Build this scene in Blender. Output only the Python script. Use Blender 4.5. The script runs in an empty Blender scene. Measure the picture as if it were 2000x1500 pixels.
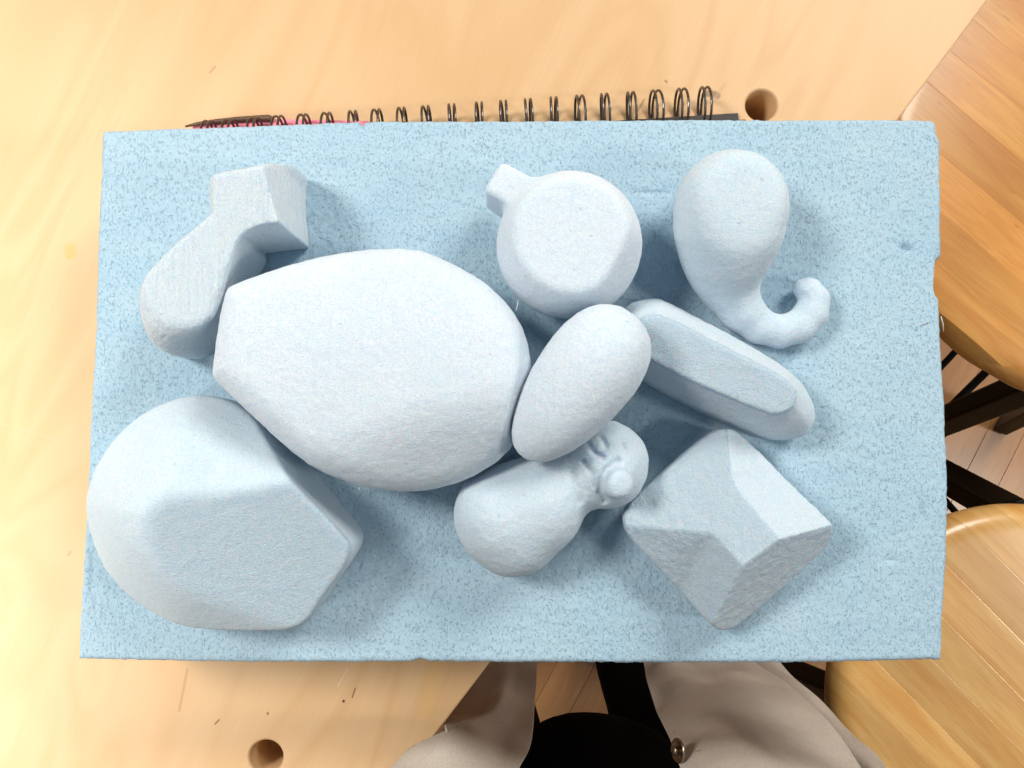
import bpy, bmesh, math, random
import numpy as np
from mathutils import Vector, Matrix

random.seed(7)
rng = np.random.RandomState(11)
S = bpy.context.scene
COL = S.collection
R = math.radians

# ------------------------------------------------------------------ camera
H = 0.42                 # camera height above the bench top (bench top is z = 0)
FPX = 1540.0             # focal length in pixels of the 2000 px wide photograph
TILT = R(2.5)
cam_d = bpy.data.cameras.new('camera')
cam_d.sensor_width = 36.0
cam_d.lens = 36.0 * FPX / 2000.0
cam_d.clip_start = 0.01
cam_d.clip_end = 50
cam = bpy.data.objects.new('camera', cam_d)
cam.location = (0, 0, H)
cam.rotation_euler = (TILT, 0, 0)
COL.objects.link(cam)
S.camera = cam

# ------------------------------------------------------------------ light
world = bpy.data.worlds.new('World')
S.world = world
world.use_nodes = True
bg = world.node_tree.nodes['Background']
bg.inputs['Color'].default_value = (0.94, 0.97, 1.0, 1)
bg.inputs['Strength'].default_value = 0.18


def lamp(name, loc, aim, power, size, color):
    d = bpy.data.lights.new(name, 'AREA')
    d.shape = 'DISK'
    d.size = size
    d.energy = power
    d.color = color
    o = bpy.data.objects.new(name, d)
    o.location = loc
    o.rotation_euler = (Vector(aim) - Vector(loc)).to_track_quat('-Z', 'Y').to_euler()
    COL.objects.link(o)
    return o


WARM = (1.0, 0.93, 0.83)
lamp('ceiling_or_fill_lamp', (-0.80, 0.38, 1.10), (-0.30, 0.0, 0), 13.0, 0.36, WARM)
lamp('ceiling_or_fill_lamp', (0.72, 0.92, 0.95), (0.15, 0.0, 0), 14.0, 0.55, WARM)
lamp('ceiling_or_fill_lamp', (2.10, -0.45, 1.60), (0.5, -0.2, -0.5), 15.0, 0.35, WARM)  # unseen fill lamp, added on the right to brighten stools and floor
# work lamp over the left end of the bench
sl = bpy.data.lights.new('work_lamp', 'SPOT')
sl.energy = 88.0; sl.color = WARM; sl.shadow_soft_size = 0.10
sl.spot_size = R(56); sl.spot_blend = 1.0
so = bpy.data.objects.new('work_lamp', sl); COL.objects.link(so)
so.location = (-0.85, -0.42, 0.98)
so.rotation_euler = (Vector((-0.62, -0.17, 0)) - Vector(so.location)).to_track_quat('-Z', 'Y').to_euler()

S.view_settings.view_transform = 'Standard'
S.view_settings.look = 'None'
S.view_settings.exposure = 0.30
S.view_settings.gamma = 1.0
S.view_settings.use_curve_mapping = False
S.render.engine = 'CYCLES'
S.cycles.use_denoising = True
S.cycles.max_bounces = 6
S.cycles.diffuse_bounces = 4
S.cycles.use_adaptive_sampling = True
S.cycles.adaptive_threshold = 0.02
S.cycles.caustics_reflective = False
S.cycles.caustics_refractive = False

# ------------------------------------------------------------------ helpers
CT, ST = math.cos(TILT), math.sin(TILT)
ZT = 0.064               # top of the foam board
FLOOR = -0.90


def P(px, py, z):
    """a point of the photograph at a known height -> its place in the room"""
    dx, dy, dz = (px - 1000) / FPX, -(py - 750) / FPX, -1.0
    wy = dy * CT - dz * ST
    wz = dy * ST + dz * CT
    t = (z - H) / wz
    return Vector((dx * t, wy * t, z))


def Q(px, py, h):
    """same, in millimetres above the board top"""
    p = P(px, py, ZT + h / 1000.0)
    return (p.x * 1000, p.y * 1000)


def px_mm(h):
    return (H - ZT - h / 1000.0) * 1000 / FPX


def tag(o, label=None, cat=None, group=None, kind=None):
    if label: o['label'] = label
    if cat: o['category'] = cat
    if group: o['group'] = group
    if kind: o['kind'] = kind
    return o


def link(name, me, mat=None, parent=None, smooth=True):
    o = bpy.data.objects.new(name, me)
    COL.objects.link(o)
    if mat is not None and len(me.materials) == 0:
        me.materials.append(mat)
    if parent is not None:
        o.parent = parent
    if smooth and len(me.polygons):
        me.polygons.foreach_set('use_smooth', np.ones(len(me.polygons), dtype=bool))
    return o


def mesh_np(name, v, q):
    me = bpy.data.meshes.new(name)
    v = np.asarray(v, dtype=np.float32)
    q = np.asarray(q, dtype=np.int32)
    n = q.shape[1]
    me.vertices.add(len(v)); me.vertices.foreach_set('co', v.ravel())
    me.loops.add(q.size); me.loops.foreach_set('vertex_index', q.ravel())
    me.polygons.add(len(q))
    me.polygons.foreach_set('loop_start', np.arange(0, q.size, n, dtype=np.int32))
    me.update(calc_edges=True)
    me.validate()
    return me


def from_bm(name, bm):
    me = bpy.data.meshes.new(name)
    bmesh.ops.recalc_face_normals(bm, faces=bm.faces)
    bm.to_mesh(me); bm.free()
    return me


def empty(name, loc=(0, 0, 0)):
    o = bpy.data.objects.new(name, None)
    o.empty_display_size = 0.02
    o.location = loc
    COL.objects.link(o)
    return o


def tube(bm, pts, rad, seg=8, cyclic=False, caps=True):
    """sweep a circle (rad may be a list) along world points"""
    pts = [Vector(p) for p in pts]
    n = len(pts)
    rings = []
    up = None
    for i, p in enumerate(pts):
        a = pts[(i - 1) % n] if (cyclic or i > 0) else p
        b = pts[(i + 1) % n] if (cyclic or i < n - 1) else p
        t = (b - a).normalized()
        if up is None:
            up = t.orthogonal().normalized()
        up = (up - t * up.dot(t)).normalized()
        w = t.cross(up)
        r = rad[i] if isinstance(rad, (list, tuple)) else rad
        rings.append([bm.verts.new(p + (up * math.cos(k * 2 * math.pi / seg) + w * math.sin(k * 2 * math.pi / seg)) * r) for k in range(seg)])
    m = n if cyclic else n - 1
    for i in range(m):
        A, B = rings[i], rings[(i + 1) % n]
        for k in range(seg):
            bm.faces.new((A[k], A[(k + 1) % seg], B[(k + 1) % seg], B[k]))
    if caps and not cyclic:
        bm.faces.new(rings[0][::-1]); bm.faces.new(rings[-1])


def bar(bm, a, b, w, t, bev=0.002, up=(0, 0, 1)):
    """a bevelled rectangular bar from a to b"""
    a, b = Vector(a), Vector(b)
    d = (b - a); L = d.length; d.normalize()
    x = d.cross(Vector(up)).normalized(); y = x.cross(d)
    M = Matrix((x, d, y)).transposed().to_4x4(); M.translation = (a + b) / 2
    r = bmesh.ops.create_cube(bm, size=1.0)
    vs = r['verts']
    bmesh.ops.scale(bm, vec=(w, L, t), verts=vs)
    if bev > 0:
        es = list({e for v in vs for e in v.link_edges})
        g = bmesh.ops.bevel(bm, geom=es, offset=bev, segments=2, affect='EDGES', profile=0.6)
        vs = list({v for f in g['faces'] for v in f.verts} | {v for v in vs if v.is_valid})
    bmesh.ops.transform(bm, matrix=M, verts=vs)


# value noise (3D, numpy)
_lat = rng.rand(32, 32, 32).astype(np.float32)


def vnoise(x, y, z):
    xi, yi, zi = np.floor(x).astype(int), np.floor(y).astype(int), np.floor(z).astype(int)
    fx, fy, fz = x - xi, y - yi, z - zi
    fx, fy, fz = [f * f * (3 - 2 * f) for f in (fx, fy, fz)]
    def L(a, b, c): return _lat[(xi + a) & 31, (yi + b) & 31, (zi + c) & 31]
    c00 = L(0, 0, 0) * (1 - fx) + L(1, 0, 0) * fx
    c10 = L(0, 1, 0) * (1 - fx) + L(1, 1, 0) * fx
    c01 = L(0, 0, 1) * (1 - fx) + L(1, 0, 1) * fx
    c11 = L(0, 1, 1) * (1 - fx) + L(1, 1, 1) * fx
    return (c00 * (1 - fy) + c10 * fy) * (1 - fz) + (c01 * (1 - fy) + c11 * fy) * fz - 0.5


def surface_nets(f, org, h):
    ins = f < 0
    nx, ny, nz = f.shape
    cs = np.zeros((nx - 1, ny - 1, nz - 1), dtype=np.int8)
    for a in (0, 1):
        for b in (0, 1):
            for c in (0, 1):
                cs += ins[a:nx - 1 + a, b:ny - 1 + b, c:nz - 1 + c]
    act = (cs > 0) & (cs < 8)
    idx = np.full(act.shape, -1, dtype=np.int64)
    I, J, K = np.nonzero(act)
    idx[I, J, K] = np.arange(len(I))
    acc = np.zeros((len(I), 3)); cnt = np.zeros(len(I))
    corners = [(a, b, c) for a in (0, 1) for b in (0, 1) for c in (0, 1)]
    for p in corners:
        for ax in range(3):
            if p[ax] == 1: continue
            q = list(p); q[ax] = 1
            v0 = f[I + p[0], J + p[1], K + p[2]]; v1 = f[I + q[0], J + q[1], K + q[2]]
            m = (v0 < 0) != (v1 < 0)
            t = np.where(m, v0 / np.where(m, v0 - v1, 1), 0)
            pos = np.array(p, dtype=float)[None, :].repeat(len(I), 0)
            pos[:, ax] += t
            acc[m] += pos[m]; cnt[m] += 1
    v = (np.stack([I, J, K], 1) + acc / cnt[:, None]) * h + np.array(org)[None]
    quads = []
    for ax in range(3):
        sl0 = [slice(None)] * 3; sl1 = [slice(None)] * 3
        sl0[ax] = slice(0, -1); sl1[ax] = slice(1, None)
        a, b = ins[tuple(sl0)], ins[tuple(sl1)]
        E = np.stack(np.nonzero(a != b), 1)
        u, w = (ax + 1) % 3, (ax + 2) % 3
        ok = (E[:, u] > 0) & (E[:, w] > 0) & (E[:, u] < f.shape[u] - 1) & (E[:, w] < f.shape[w] - 1)
        E = E[ok]
        flip = b[tuple(E.T)]
        def cell(du, dw):
            C = E.copy(); C[:, u] += du; C[:, w] += dw
            return idx[C[:, 0], C[:, 1], C[:, 2]]
        q = np.stack([cell(-1, -1), cell(0, -1), cell(0, 0), cell(-1, 0)], 1)
        q[flip] = q[flip][:, ::-1]
        quads.append(q)
    return v, np.concatenate(quads)


def poly_sdf(X, Y, pts):
    pts = np.array(pts, dtype=float)
    d = np.full(X.shape, 1e9); s = np.ones(X.shape)
    n = len(pts)
    for i in range(n):
        a, b = pts[i], pts[i - 1]
        ex, ey = b - a
        wx, wy = X - a[0], Y - a[1]
        t = np.clip((wx * ex + wy * ey) / (ex * ex + ey * ey + 1e-9), 0, 1)
        bx, by = wx - ex * t, wy - ey * t
        d = np.minimum(d, bx * bx + by * by)
        c1 = Y >= a[1]; c2 = Y < b[1]; c3 = ex * wy > ey * wx
        fl = (c1 & c2 & c3) | (~c1 & ~c2 & ~c3)
        s = np.where(fl, -s, s)
    return np.sqrt(d) * s


def smooth_poly(pts, n=2):
    p = np.array(pts, dtype=float)
    for _ in range(n):
        q = np.roll(p, -1, 0)
        p = np.stack([0.75 * p + 0.25 * q, 0.25 * p + 0.75 * q], 1).reshape(-1, 2)
    return p


def smooth_run(pts, i0, i1, n=2):
    """round only the corners between index i0 and i1 of a closed outline"""
    p = [np.array(q, float) for q in pts]
    run = p[i0:i1 + 1]
    for _ in range(n):
        q = [run[0]]
        for a, b in zip(run[:-1], run[1:]): q += [0.75 * a + 0.25 * b, 0.25 * a + 0.75 * b]
        run = q + [run[-1]]
    return np.array(p[:i0] + run + p[i1 + 1:])


def smax(a, b, k):
    h = np.maximum(k - np.abs(a - b), 0) / k
    return np.maximum(a, b) + h * h * k * 0.25


def smin(a, b, k): return -smax(-a, -b, k)


def rcone(X, Y, Z, a, b, ra, rb):
    """round cone: the hull of two spheres"""
    a, b = np.array(a, float), np.array(b, float)
    d = b - a; l2 = d.dot(d); rr = ra - rb
    a2 = l2 - rr * rr; il2 = 1.0 / l2
    px, py, pz = X - a[0], Y - a[1], Z - a[2]
    y = px * d[0] + py * d[1] + pz * d[2]
    z = y - l2
    x2 = (px * l2 - d[0] * y) ** 2 + (py * l2 - d[1] * y) ** 2 + (pz * l2 - d[2] * y) ** 2
    y2 = y * y * l2; z2 = z * z * l2
    k = np.sign(rr) * rr * rr * x2
    f = (np.sqrt(np.maximum(x2 * a2 * il2, 0)) + y * rr) * il2 - ra
    f = np.where(np.sign(y) * a2 * y2 < k, np.sqrt(x2 + y2) * il2 - ra, f)
    f = np.where(np.sign(z) * a2 * z2 > k, np.sqrt(x2 + z2) * il2 - rb, f)
    return f


def plane_h(X, Y, pts):
    """height z(x, y) of the plane through three (x, y, h) points"""
    A = np.array([[p[0], p[1], 1] for p in pts], float)
    c = np.linalg.solve(A, np.array([p[2] for p in pts], float))
    return c[0] * X + c[1] * Y + c[2], c


# ------------------------------------------------------------------ materials
class NT:
    def __init__(self, name):
        self.m = bpy.data.materials.new(name)
        self.m.use_nodes = True
        self.t = self.m.node_tree
        self.b = self.t.nodes['Principled BSDF']

    def n(self, typ, **kw):
        nd = self.t.nodes.new(typ)
        for k, v in kw.items():
            if k in nd.inputs.keys() if isinstance(k, str) else False:
                self.put(nd.inputs[k], v)
            else:
                setattr(nd, k, v)
        return nd

    def put(self, sock, v):
        if isinstance(v, bpy.types.NodeSocket):
            self.t.links.new(v, sock)
        else:
            sock.default_value = v

    def noise(self, vec, scale, detail=3, rough=0.55, dist=0.0):
        nd = self.t.nodes.new('ShaderNodeTexNoise')
        if vec is not None: self.t.links.new(vec, nd.inputs['Vector'])
        nd.inputs['Scale'].default_value = scale
        nd.inputs['Detail'].default_value = detail
        nd.inputs['Roughness'].default_value = rough
        nd.inputs['Distortion'].default_value = dist
        return nd.outputs['Fac']

    def coords(self, kind='Object', scale=(1, 1, 1), rot=(0, 0, 0), loc=(0, 0, 0)):
        tc = self.t.nodes.new('ShaderNodeTexCoord')
        mp = self.t.nodes.new('ShaderNodeMapping')
        self.t.links.new(tc.outputs[kind], mp.inputs['Vector'])
        mp.inputs['Scale'].default_value = scale
        mp.inputs['Rotation'].default_value = rot
        mp.inputs['Location'].default_value = loc
        return mp.outputs['Vector']

    def pos(self, scale=(1, 1, 1), rot=(0, 0, 0), loc=(0, 0, 0)):
        g = self.t.nodes.new('ShaderNodeNewGeometry')
        mp = self.t.nodes.new('ShaderNodeMapping')
        self.t.links.new(g.outputs['Position'], mp.inputs['Vector'])
        mp.inputs['Scale'].default_value = scale
        mp.inputs['Rotation'].default_value = rot
        mp.inputs['Location'].default_value = loc
        return mp.outputs['Vector']

    def ramp(self, fac, stops, interp='LINEAR'):
        nd = self.t.nodes.new('ShaderNodeValToRGB')
        nd.color_ramp.interpolation = interp
        e = nd.color_ramp.elements
        while len(e) > 1: e.remove(e[0])
        e[0].position, e[0].color = stops[0][0], self.c(stops[0][1])
        for p, c in stops[1:]:
            x = e.new(p); x.color = self.c(c)
        self.t.links.new(fac, nd.inputs['Fac'])
        return nd.outputs['Color']

    def c(self, c):
        if isinstance(c, (int, float)): return (c, c, c, 1)
        return tuple(c) + (1,) if len(c) == 3 else c

    def mix(self, fac, a, b, mode='MIX'):
        nd = self.t.nodes.new('ShaderNodeMix')
        nd.data_type = 'RGBA'; nd.blend_type = mode
        for s, v in ((nd.inputs[0], fac), (nd.inputs[6], a), (nd.inputs[7], b)):
            if isinstance(v, bpy.types.NodeSocket): self.t.links.new(v, s)
            elif s == nd.inputs[0]: s.default_value = v
            else: s.default_value = self.c(v)
        return nd.outputs[2]

    def math(self, op, a, b=0.0, clamp=False):
        nd = self.t.nodes.new('ShaderNodeMath')
        nd.operation = op; nd.use_clamp = clamp
        self.put(nd.inputs[0], a); self.put(nd.inputs[1], b)
        return nd.outputs[0]

    def bump(self, h, strength, dist, normal=None):
        nd = self.t.nodes.new('ShaderNodeBump')
        nd.inputs['Strength'].default_value = strength
        nd.inputs['Distance'].default_value = dist
        self.t.links.new(h, nd.inputs['Height'])
        if normal is not None: self.t.links.new(normal, nd.inputs['Normal'])
        return nd.outputs['Normal']

    def done(self, color=None, rough=None, normal=None, **kw):
        if color is not None: self.put(self.b.inputs['Base Color'], color if isinstance(color, bpy.types.NodeSocket) else self.c(color))
        if rough is not None: self.put(self.b.inputs['Roughness'], rough)
        if normal is not None: self.put(self.b.inputs['Normal'], normal)
        for k, v in kw.items(): self.put(self.b.inputs[k], v)
        return self.m


def foam_board_mat():
    t = NT('blue_foam_board')
    v = t.pos((1, 0.62, 1))
    n1 = t.noise(v, 1100, 3, 0.7)
    n2 = t.noise(t.pos((1, 0.75, 1)), 1500, 2, 0.6)
    n3 = t.noise(t.pos(), 22, 2, 0.5)
    pit = t.ramp(n1, [(0.30, 0.0), (0.44, 1.0)])
    band = t.noise(t.pos((0.12, 1, 1)), 130, 3, 0.6)
    blot = t.noise(t.pos(), 60, 3, 0.65)
    col = t.mix(t.ramp(n3, [(0.35, 0.0), (0.7, 1.0)]), (0.325, 0.49, 0.625), (0.36, 0.515, 0.635))
    col = t.mix(t.ramp(band, [(0.40, 0.0), (0.70, 0.35)]), col, (0.40, 0.55, 0.66))
    col = t.mix(t.ramp(blot, [(0.55, 0.0), (0.75, 0.4)]), col, (0.425, 0.555, 0.645))
    col = t.mix(t.math('ADD', t.math('MULTIPLY', pit, 0.38), 0.62), (0.17, 0.37, 0.54), col)
    col = t.mix(t.ramp(n2, [(0.58, 0.0), (0.72, 0.5)]), col, (0.56, 0.67, 0.73))
    hgt = t.math('ADD', t.math('MULTIPLY', pit, 0.8), t.math('MULTIPLY', n2, 0.5))
    nm = t.bump(hgt, 0.62, 0.0010)
    return t.done(col, 0.8, nm, **{'Specular IOR Level': 0.25})


def foam_sanded_mat(name, col_a, col_b, grain=1.0, streak=R(25), streak_amt=0.35):
    """hand sanded foam; the vertex attribute rough_cut marks faces left as cut (coarser, greyer, open cells)"""
    t = NT(name)
    at_ = t.t.nodes.new('ShaderNodeAttribute'); at_.attribute_name = 'rough_cut'
    rc = at_.outputs['Fac']
    n1 = t.noise(t.pos(), 1000, 3, 0.78)
    n2 = t.noise(t.pos(), 2600, 0, 0.6)
    n3 = t.noise(t.pos(), 30, 3, 0.6)
    pore = t.ramp(t.noise(t.pos(), 480, 1, 0.5), [(0.20, 0.0), (0.26, 1.0)])
    ns = t.noise(t.pos((1, 0.06, 1), rot=(0, 0, streak)), 620, 2, 0.65)
    col = t.mix(t.ramp(n3, [(0.32, 0.0), (0.68, 1.0)]), col_a, col_b)
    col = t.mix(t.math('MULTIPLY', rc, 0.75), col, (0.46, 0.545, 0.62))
    gr = t.math('MULTIPLY', t.ramp(n1, [(0.36, 0.5), (0.60, 0.0)]), t.math('ADD', t.math('MULTIPLY', rc, 0.7), 0.75))
    col = t.mix(gr, col, (0.30, 0.49, 0.65))
    col = t.mix(t.math('MULTIPLY', t.ramp(n2, [(0.62, 0.0), (0.74, 0.55)]), rc), col, (0.66, 0.73, 0.78))
    col = t.mix(pore, (0.40, 0.55, 0.67), col)
    col = t.mix(t.math('MULTIPLY', t.ramp(ns, [(0.34, 0.28), (0.50, 0.0)]), min(1.0, streak_amt)), col, (0.40, 0.52, 0.62))
    h = t.math('ADD', n1, t.math('MULTIPLY', n2, 0.5))
    h = t.math('ADD', h, t.math('MULTIPLY', pore, 0.5))
    h = t.math('ADD', h, t.math('MULTIPLY', ns, streak_amt))
    h = t.math('MULTIPLY', h, t.math('ADD', rc, 1.0))
    nm = t.bump(h, 0.6 * grain, 0.0008)
    return t.done(col, 0.9, nm, **{'Specular IOR Level': 0.2, 'Subsurface Weight': 0.4, 'Subsurface Radius': (0.10, 0.5, 1.0), 'Subsurface Scale': 0.008})


M_BOARD = foam_board_mat()
M_SAND = foam_sanded_mat('sanded_blue_foam', (0.545, 0.65, 0.74), (0.585, 0.675, 0.755))
M_SAND_PALE = foam_sanded_mat('pale_sanded_foam', (0.605, 0.685, 0.77), (0.645, 0.71, 0.785), 0.7)
M_SAND_STREAK = foam_sanded_mat('rasped_foam', (0.60, 0.68, 0.75), (0.65, 0.71, 0.76), 1.1, R(-6), 2.6)
M_SAND_ROUGH = foam_sanded_mat('rough_sanded_foam', (0.545, 0.645, 0.735), (0.59, 0.675, 0.75), 1.0)


def seg_mask(t, v, a, b, w):
    """1 near the segment a-b in the xy plane (metres), for stains and scratches"""
    a, b = Vector(a), Vector(b)
    sub = t.t.nodes.new('ShaderNodeVectorMath'); sub.operation = 'SUBTRACT'
    t.t.links.new(v, sub.inputs[0]); sub.inputs[1].default_value = (a.x, a.y, 0)
    d = b - a
    dot = t.t.nodes.new('ShaderNodeVectorMath'); dot.operation = 'DOT_PRODUCT'
    t.t.links.new(sub.outputs[0], dot.inputs[0]); dot.inputs[1].default_value = (d.x / d.length_squared, d.y / d.length_squared, 0)
    cl = t.math('ADD', dot.outputs['Value'], 0.0, clamp=True)
    sc = t.t.nodes.new('ShaderNodeVectorMath'); sc.operation = 'SCALE'
    sc.inputs[0].default_value = (d.x, d.y, 0); t.t.links.new(cl, sc.inputs['Scale'])
    s2 = t.t.nodes.new('ShaderNodeVectorMath'); s2.operation = 'SUBTRACT'
    t.t.links.new(sub.outputs[0], s2.inputs[0]); t.t.links.new(sc.outputs[0], s2.inputs[1])
    ln = t.t.nodes.new('ShaderNodeVectorMath'); ln.operation = 'LENGTH'
    t.t.links.new(s2.outputs[0], ln.inputs[0])
    return t.math('SUBTRACT', 1.0, t.math('DIVIDE', ln.outputs['Value'], w), clamp=True)


# direction of the bench edge in the room
E0, E1 = P(1930, 0, 0), P(955, 1297, 0)
EDIR = (E0 - E1).normalized()
EANG = math.atan2(EDIR.y, EDIR.x)


def bench_mat():
    t = NT('pale_plywood')
    g = t.pos(rot=(0, 0, -EANG), scale=(1, 1, 1))
    gs = t.pos(rot=(0, 0, -EANG - R(14)))
    mp = t.t.nodes.new('ShaderNodeMapping'); t.t.links.new(gs, mp.inputs['Vector']); mp.inputs['Scale'].default_value = (1.0, 4.2, 1)
    cath = t.noise(mp.outputs['Vector'], 3.4, 2, 0.45, 0.9)
    rings = t.t.nodes.new('ShaderNodeMath'); rings.operation = 'PINGPONG'
    t.put(rings.inputs[0], t.math('MULTIPLY', cath, 7.0)); rings.inputs[1].default_value = 0.5
    mp2 = t.t.nodes.new('ShaderNodeMapping'); t.t.links.new(gs, mp2.inputs['Vector']); mp2.inputs['Scale'].default_value = (1.0, 26, 1)
    fib = t.noise(mp2.outputs['Vector'], 26, 3, 0.6)
    big = t.noise(g, 5.0, 2, 0.5)
    col = t.mix(t.ramp(rings.outputs[0], [(0.05, 0.0), (0.40, 1.0)]), (0.56, 0.355, 0.18), (0.60, 0.40, 0.22))
    col = t.mix(t.ramp(fib, [(0.36, 0.16), (0.6, 0.0)]), col, (0.46, 0.27, 0.12))
    col = t.mix(t.ramp(big, [(0.35, 0.0), (0.65, 0.5)]), col, (0.61, 0.42, 0.245))
    v = t.pos((1, 1, 0))
    wob = t.noise(t.pos(), 240, 2, 0.6)
    marks = [((366, 1308), (350, 1388), 1.0, (0.45, 0.26, 0.12), 0.7), ((137, 484), (137, 496), 4.5, (0.66, 0.36, 0.10), 0.75),
             ((1382, 182), (1400, 186), 3.0, (0.20, 0.13, 0.08), 0.85), ((1258, 195), (1246, 216), 0.9, (0.2, 0.12, 0.07), 0.6),
             ((694, 1344), (688, 1362), 0.5, (0.10, 0.06, 0.03), 0.85), ((671, 1369), (671, 1370), 1.0, (0.06, 0.04, 0.02), 1.0),
             ((428, 1406), (420, 1414), 0.6, (0.10, 0.06, 0.03), 0.8), ((680, 1305), (660, 1340), 0.5, (0.72, 0.56, 0.38), 0.5),
             ((523, 1393), (523, 1394), 1.0, (0.20, 0.12, 0.06), 0.8), ((1300, 158), (1302, 160), 1.0, (0.2, 0.12, 0.07), 0.7),
             ((410, 142), (420, 130), 0.9, (0.35, 0.2, 0.1), 0.6), ((1000, 240), (1010, 225), 3.0, (0.52, 0.34, 0.19), 0.4),
             ((0, 828), (120, 862), 0.5, (0.52, 0.40, 0.28), 0.5), ((10, 842), (90, 868), 0.5, (0.5, 0.38, 0.26), 0.5),
             ((134, 1083), (137, 1078), 1.2, (0.5, 0.3, 0.15), 0.8), 
             ((1175, 225), (1215, 180), 2.0, (0.5, 0.32, 0.18), 0.35),
             ((1370, 230), (1415, 165), 1.5, (0.45, 0.28, 0.15), 0.4), ((1130, 1455), (1126, 1420), 2.0, (0.5, 0.3, 0.15), 0.5),
             ((850, 1300), (830, 1390), 6.0, (0.60, 0.37, 0.14), 0.55)]
    for a, b, w, c, s in marks:
        m = seg_mask(t, v, P(a[0], a[1], 0).to_2d().to_3d(), P(b[0], b[1], 0).to_2d().to_3d(), w / 1000)
        m = t.math('MULTIPLY', t.ramp(t.math('MULTIPLY', m, t.math('ADD', wob, 0.45)), [(0.15, 0.0), (0.5, 1.0)]), s)
        col = t.mix(m, col, c)
    nm = t.bump(fib, 0.04, 0.0005)
    return t.done(col, 0.5, nm, **{'Specular IOR Level': 0.35})


def wood_mat(name, c0, c1, c2, ang, rough=0.25, coat=0.5, scale=1.0, rnd=0.35):
    """varnished hardwood, grain along the direction ang in plan; each piece a little different"""
    t = NT(name)
    oi = t.t.nodes.new('ShaderNodeObjectInfo')
    off = t.t.nodes.new('ShaderNodeCombineXYZ')
    t.put(off.inputs[2], t.math('MULTIPLY', oi.outputs['Random'], 9.0))
    g = t.t.nodes.new('ShaderNodeNewGeometry')
    add = t.t.nodes.new('ShaderNodeVectorMath'); add.operation = 'ADD'
    t.t.links.new(g.outputs['Position'], add.inputs[0]); t.t.links.new(off.outputs[0], add.inputs[1])
    def mp(s):
        m1 = t.t.nodes.new('ShaderNodeMapping'); t.t.links.new(add.outputs[0], m1.inputs['Vector']); m1.inputs['Rotation'].default_value = (0, 0, -ang)
        m2 = t.t.nodes.new('ShaderNodeMapping'); t.t.links.new(m1.outputs[0], m2.inputs['Vector']); m2.inputs['Scale'].default_value = s
        return m2.outputs[0]
    n1 = t.noise(mp((1, 7, 1)), 9 * scale, 3, 0.55, 0.6)
    n2 = t.noise(mp((1, 22, 1)), 30 * scale, 3, 0.6)
    fl = t.noise(mp((1, 3.2, 1)), 55 * scale, 1.5, 0.5)
    col = t.mix(t.ramp(n1, [(0.32, 0.0), (0.66, 1.0)]), c0, c1)
    col = t.mix(t.ramp(n2, [(0.34, 0.25), (0.52, 0.0)]), col, c2)
    col = t.mix(t.ramp(fl, [(0.74, 0.0), (0.80, 0.5)]), col, c2)
    br = t.math('ADD', t.math('MULTIPLY', oi.outputs['Random'], rnd), 1.0 - rnd * 0.6)
    hsv = t.t.nodes.new('ShaderNodeHueSaturation'); t.put(hsv.inputs['Color'], col); t.put(hsv.inputs['Value'], br)
    nm = t.bump(n2, 0.06, 0.0006)
    return t.done(hsv.outputs['Color'], rough, nm, **{'Coat Weight': coat, 'Coat Roughness': 0.2})


def fabric_mat(name, c, var=0.15, weave=1.0, rough=0.95, spots=None):
    t = NT(name)
    n1 = t.noise(t.pos(), 18, 3, 0.5)
    n2 = t.noise(t.pos((1, 1, 0.35)), 1400, 2, 0.6)
    col = t.mix(t.ramp(n1, [(0.3, 0.0), (0.7, 1.0)]), tuple(x * (1 - var) for x in c), tuple(min(1, x * (1 + var)) for x in c))
    col = t.mix(t.ramp(n2, [(0.35, 0.3), (0.6, 0.0)]), col, tuple(x * 0.6 for x in c))
    if spots:
        n3 = t.noise(t.pos(), 170, 2, 0.5)
        col = t.mix(t.ramp(n3, [(0.72, 0.0), (0.78, 0.8)]), col, spots)
    nm = t.bump(n2, 0.3 * weave, 0.0006)
    return t.done(col, rough, nm, **{'Specular IOR Level': 0.05})


def plain(name, c, rough=0.5, metal=0.0, nscale=120, var=0.12, bump=0.08, **kw):
    t = NT(name)
    n = t.noise(t.coords('Object'), nscale, 3, 0.6)
    col = t.mix(t.ramp(n, [(0.3, 0.0), (0.7, 1.0)]), tuple(x * (1 - var) for x in c), tuple(min(1, x * (1 + var)) for x in c))
    return t.done(col, rough, t.bump(n, bump, 0.0005), Metallic=metal, **kw)


M_BENCH = bench_mat()
FANG = math.atan2(0.88, 0.47)
M_FLOOR = wood_mat('maple_floor', (0.52, 0.245, 0.09), (0.60, 0.30, 0.12), (0.40, 0.17, 0.055), FANG, 0.35, 0.25, 1.0, 0.16)
M_SUB = plain('dark_subfloor', (0.30, 0.15, 0.07), 0.9)
M_BLACK_STEEL = plain('black_painted_steel', (0.004, 0.0035, 0.003), 0.45, 0.0, 60, **{'Specular IOR Level': 0.15})
M_SCREW = plain('bright_screw', (0.55, 0.52, 0.48), 0.35, 1.0)
M_WIRE = plain('black_brown_wire', (0.030, 0.018, 0.012), 0.38, 0.0, 200, **{'Coat Weight': 0.3})
M_PINK = plain('pink_paper', (0.85, 0.24, 0.33), 0.7)
M_PAPER = plain('white_paper', (0.78, 0.76, 0.70), 0.85)
M_COVER = plain('black_cover', (0.016, 0.012, 0.010), 0.5)
M_BROWN = plain('dark_brown_cover', (0.10, 0.055, 0.030), 0.55, 0.0, 400, 0.3)
M_JACKET = fabric_mat('beige_canvas', (0.54, 0.485, 0.43), 0.16, 1.4, spots=(0.34, 0.27, 0.20))
M_SHIRT = fabric_mat('black_knit', (0.0025, 0.0022, 0.0022), 0.1)
M_THREAD = fabric_mat('brown_thread', (0.13, 0.10, 0.07))
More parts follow.
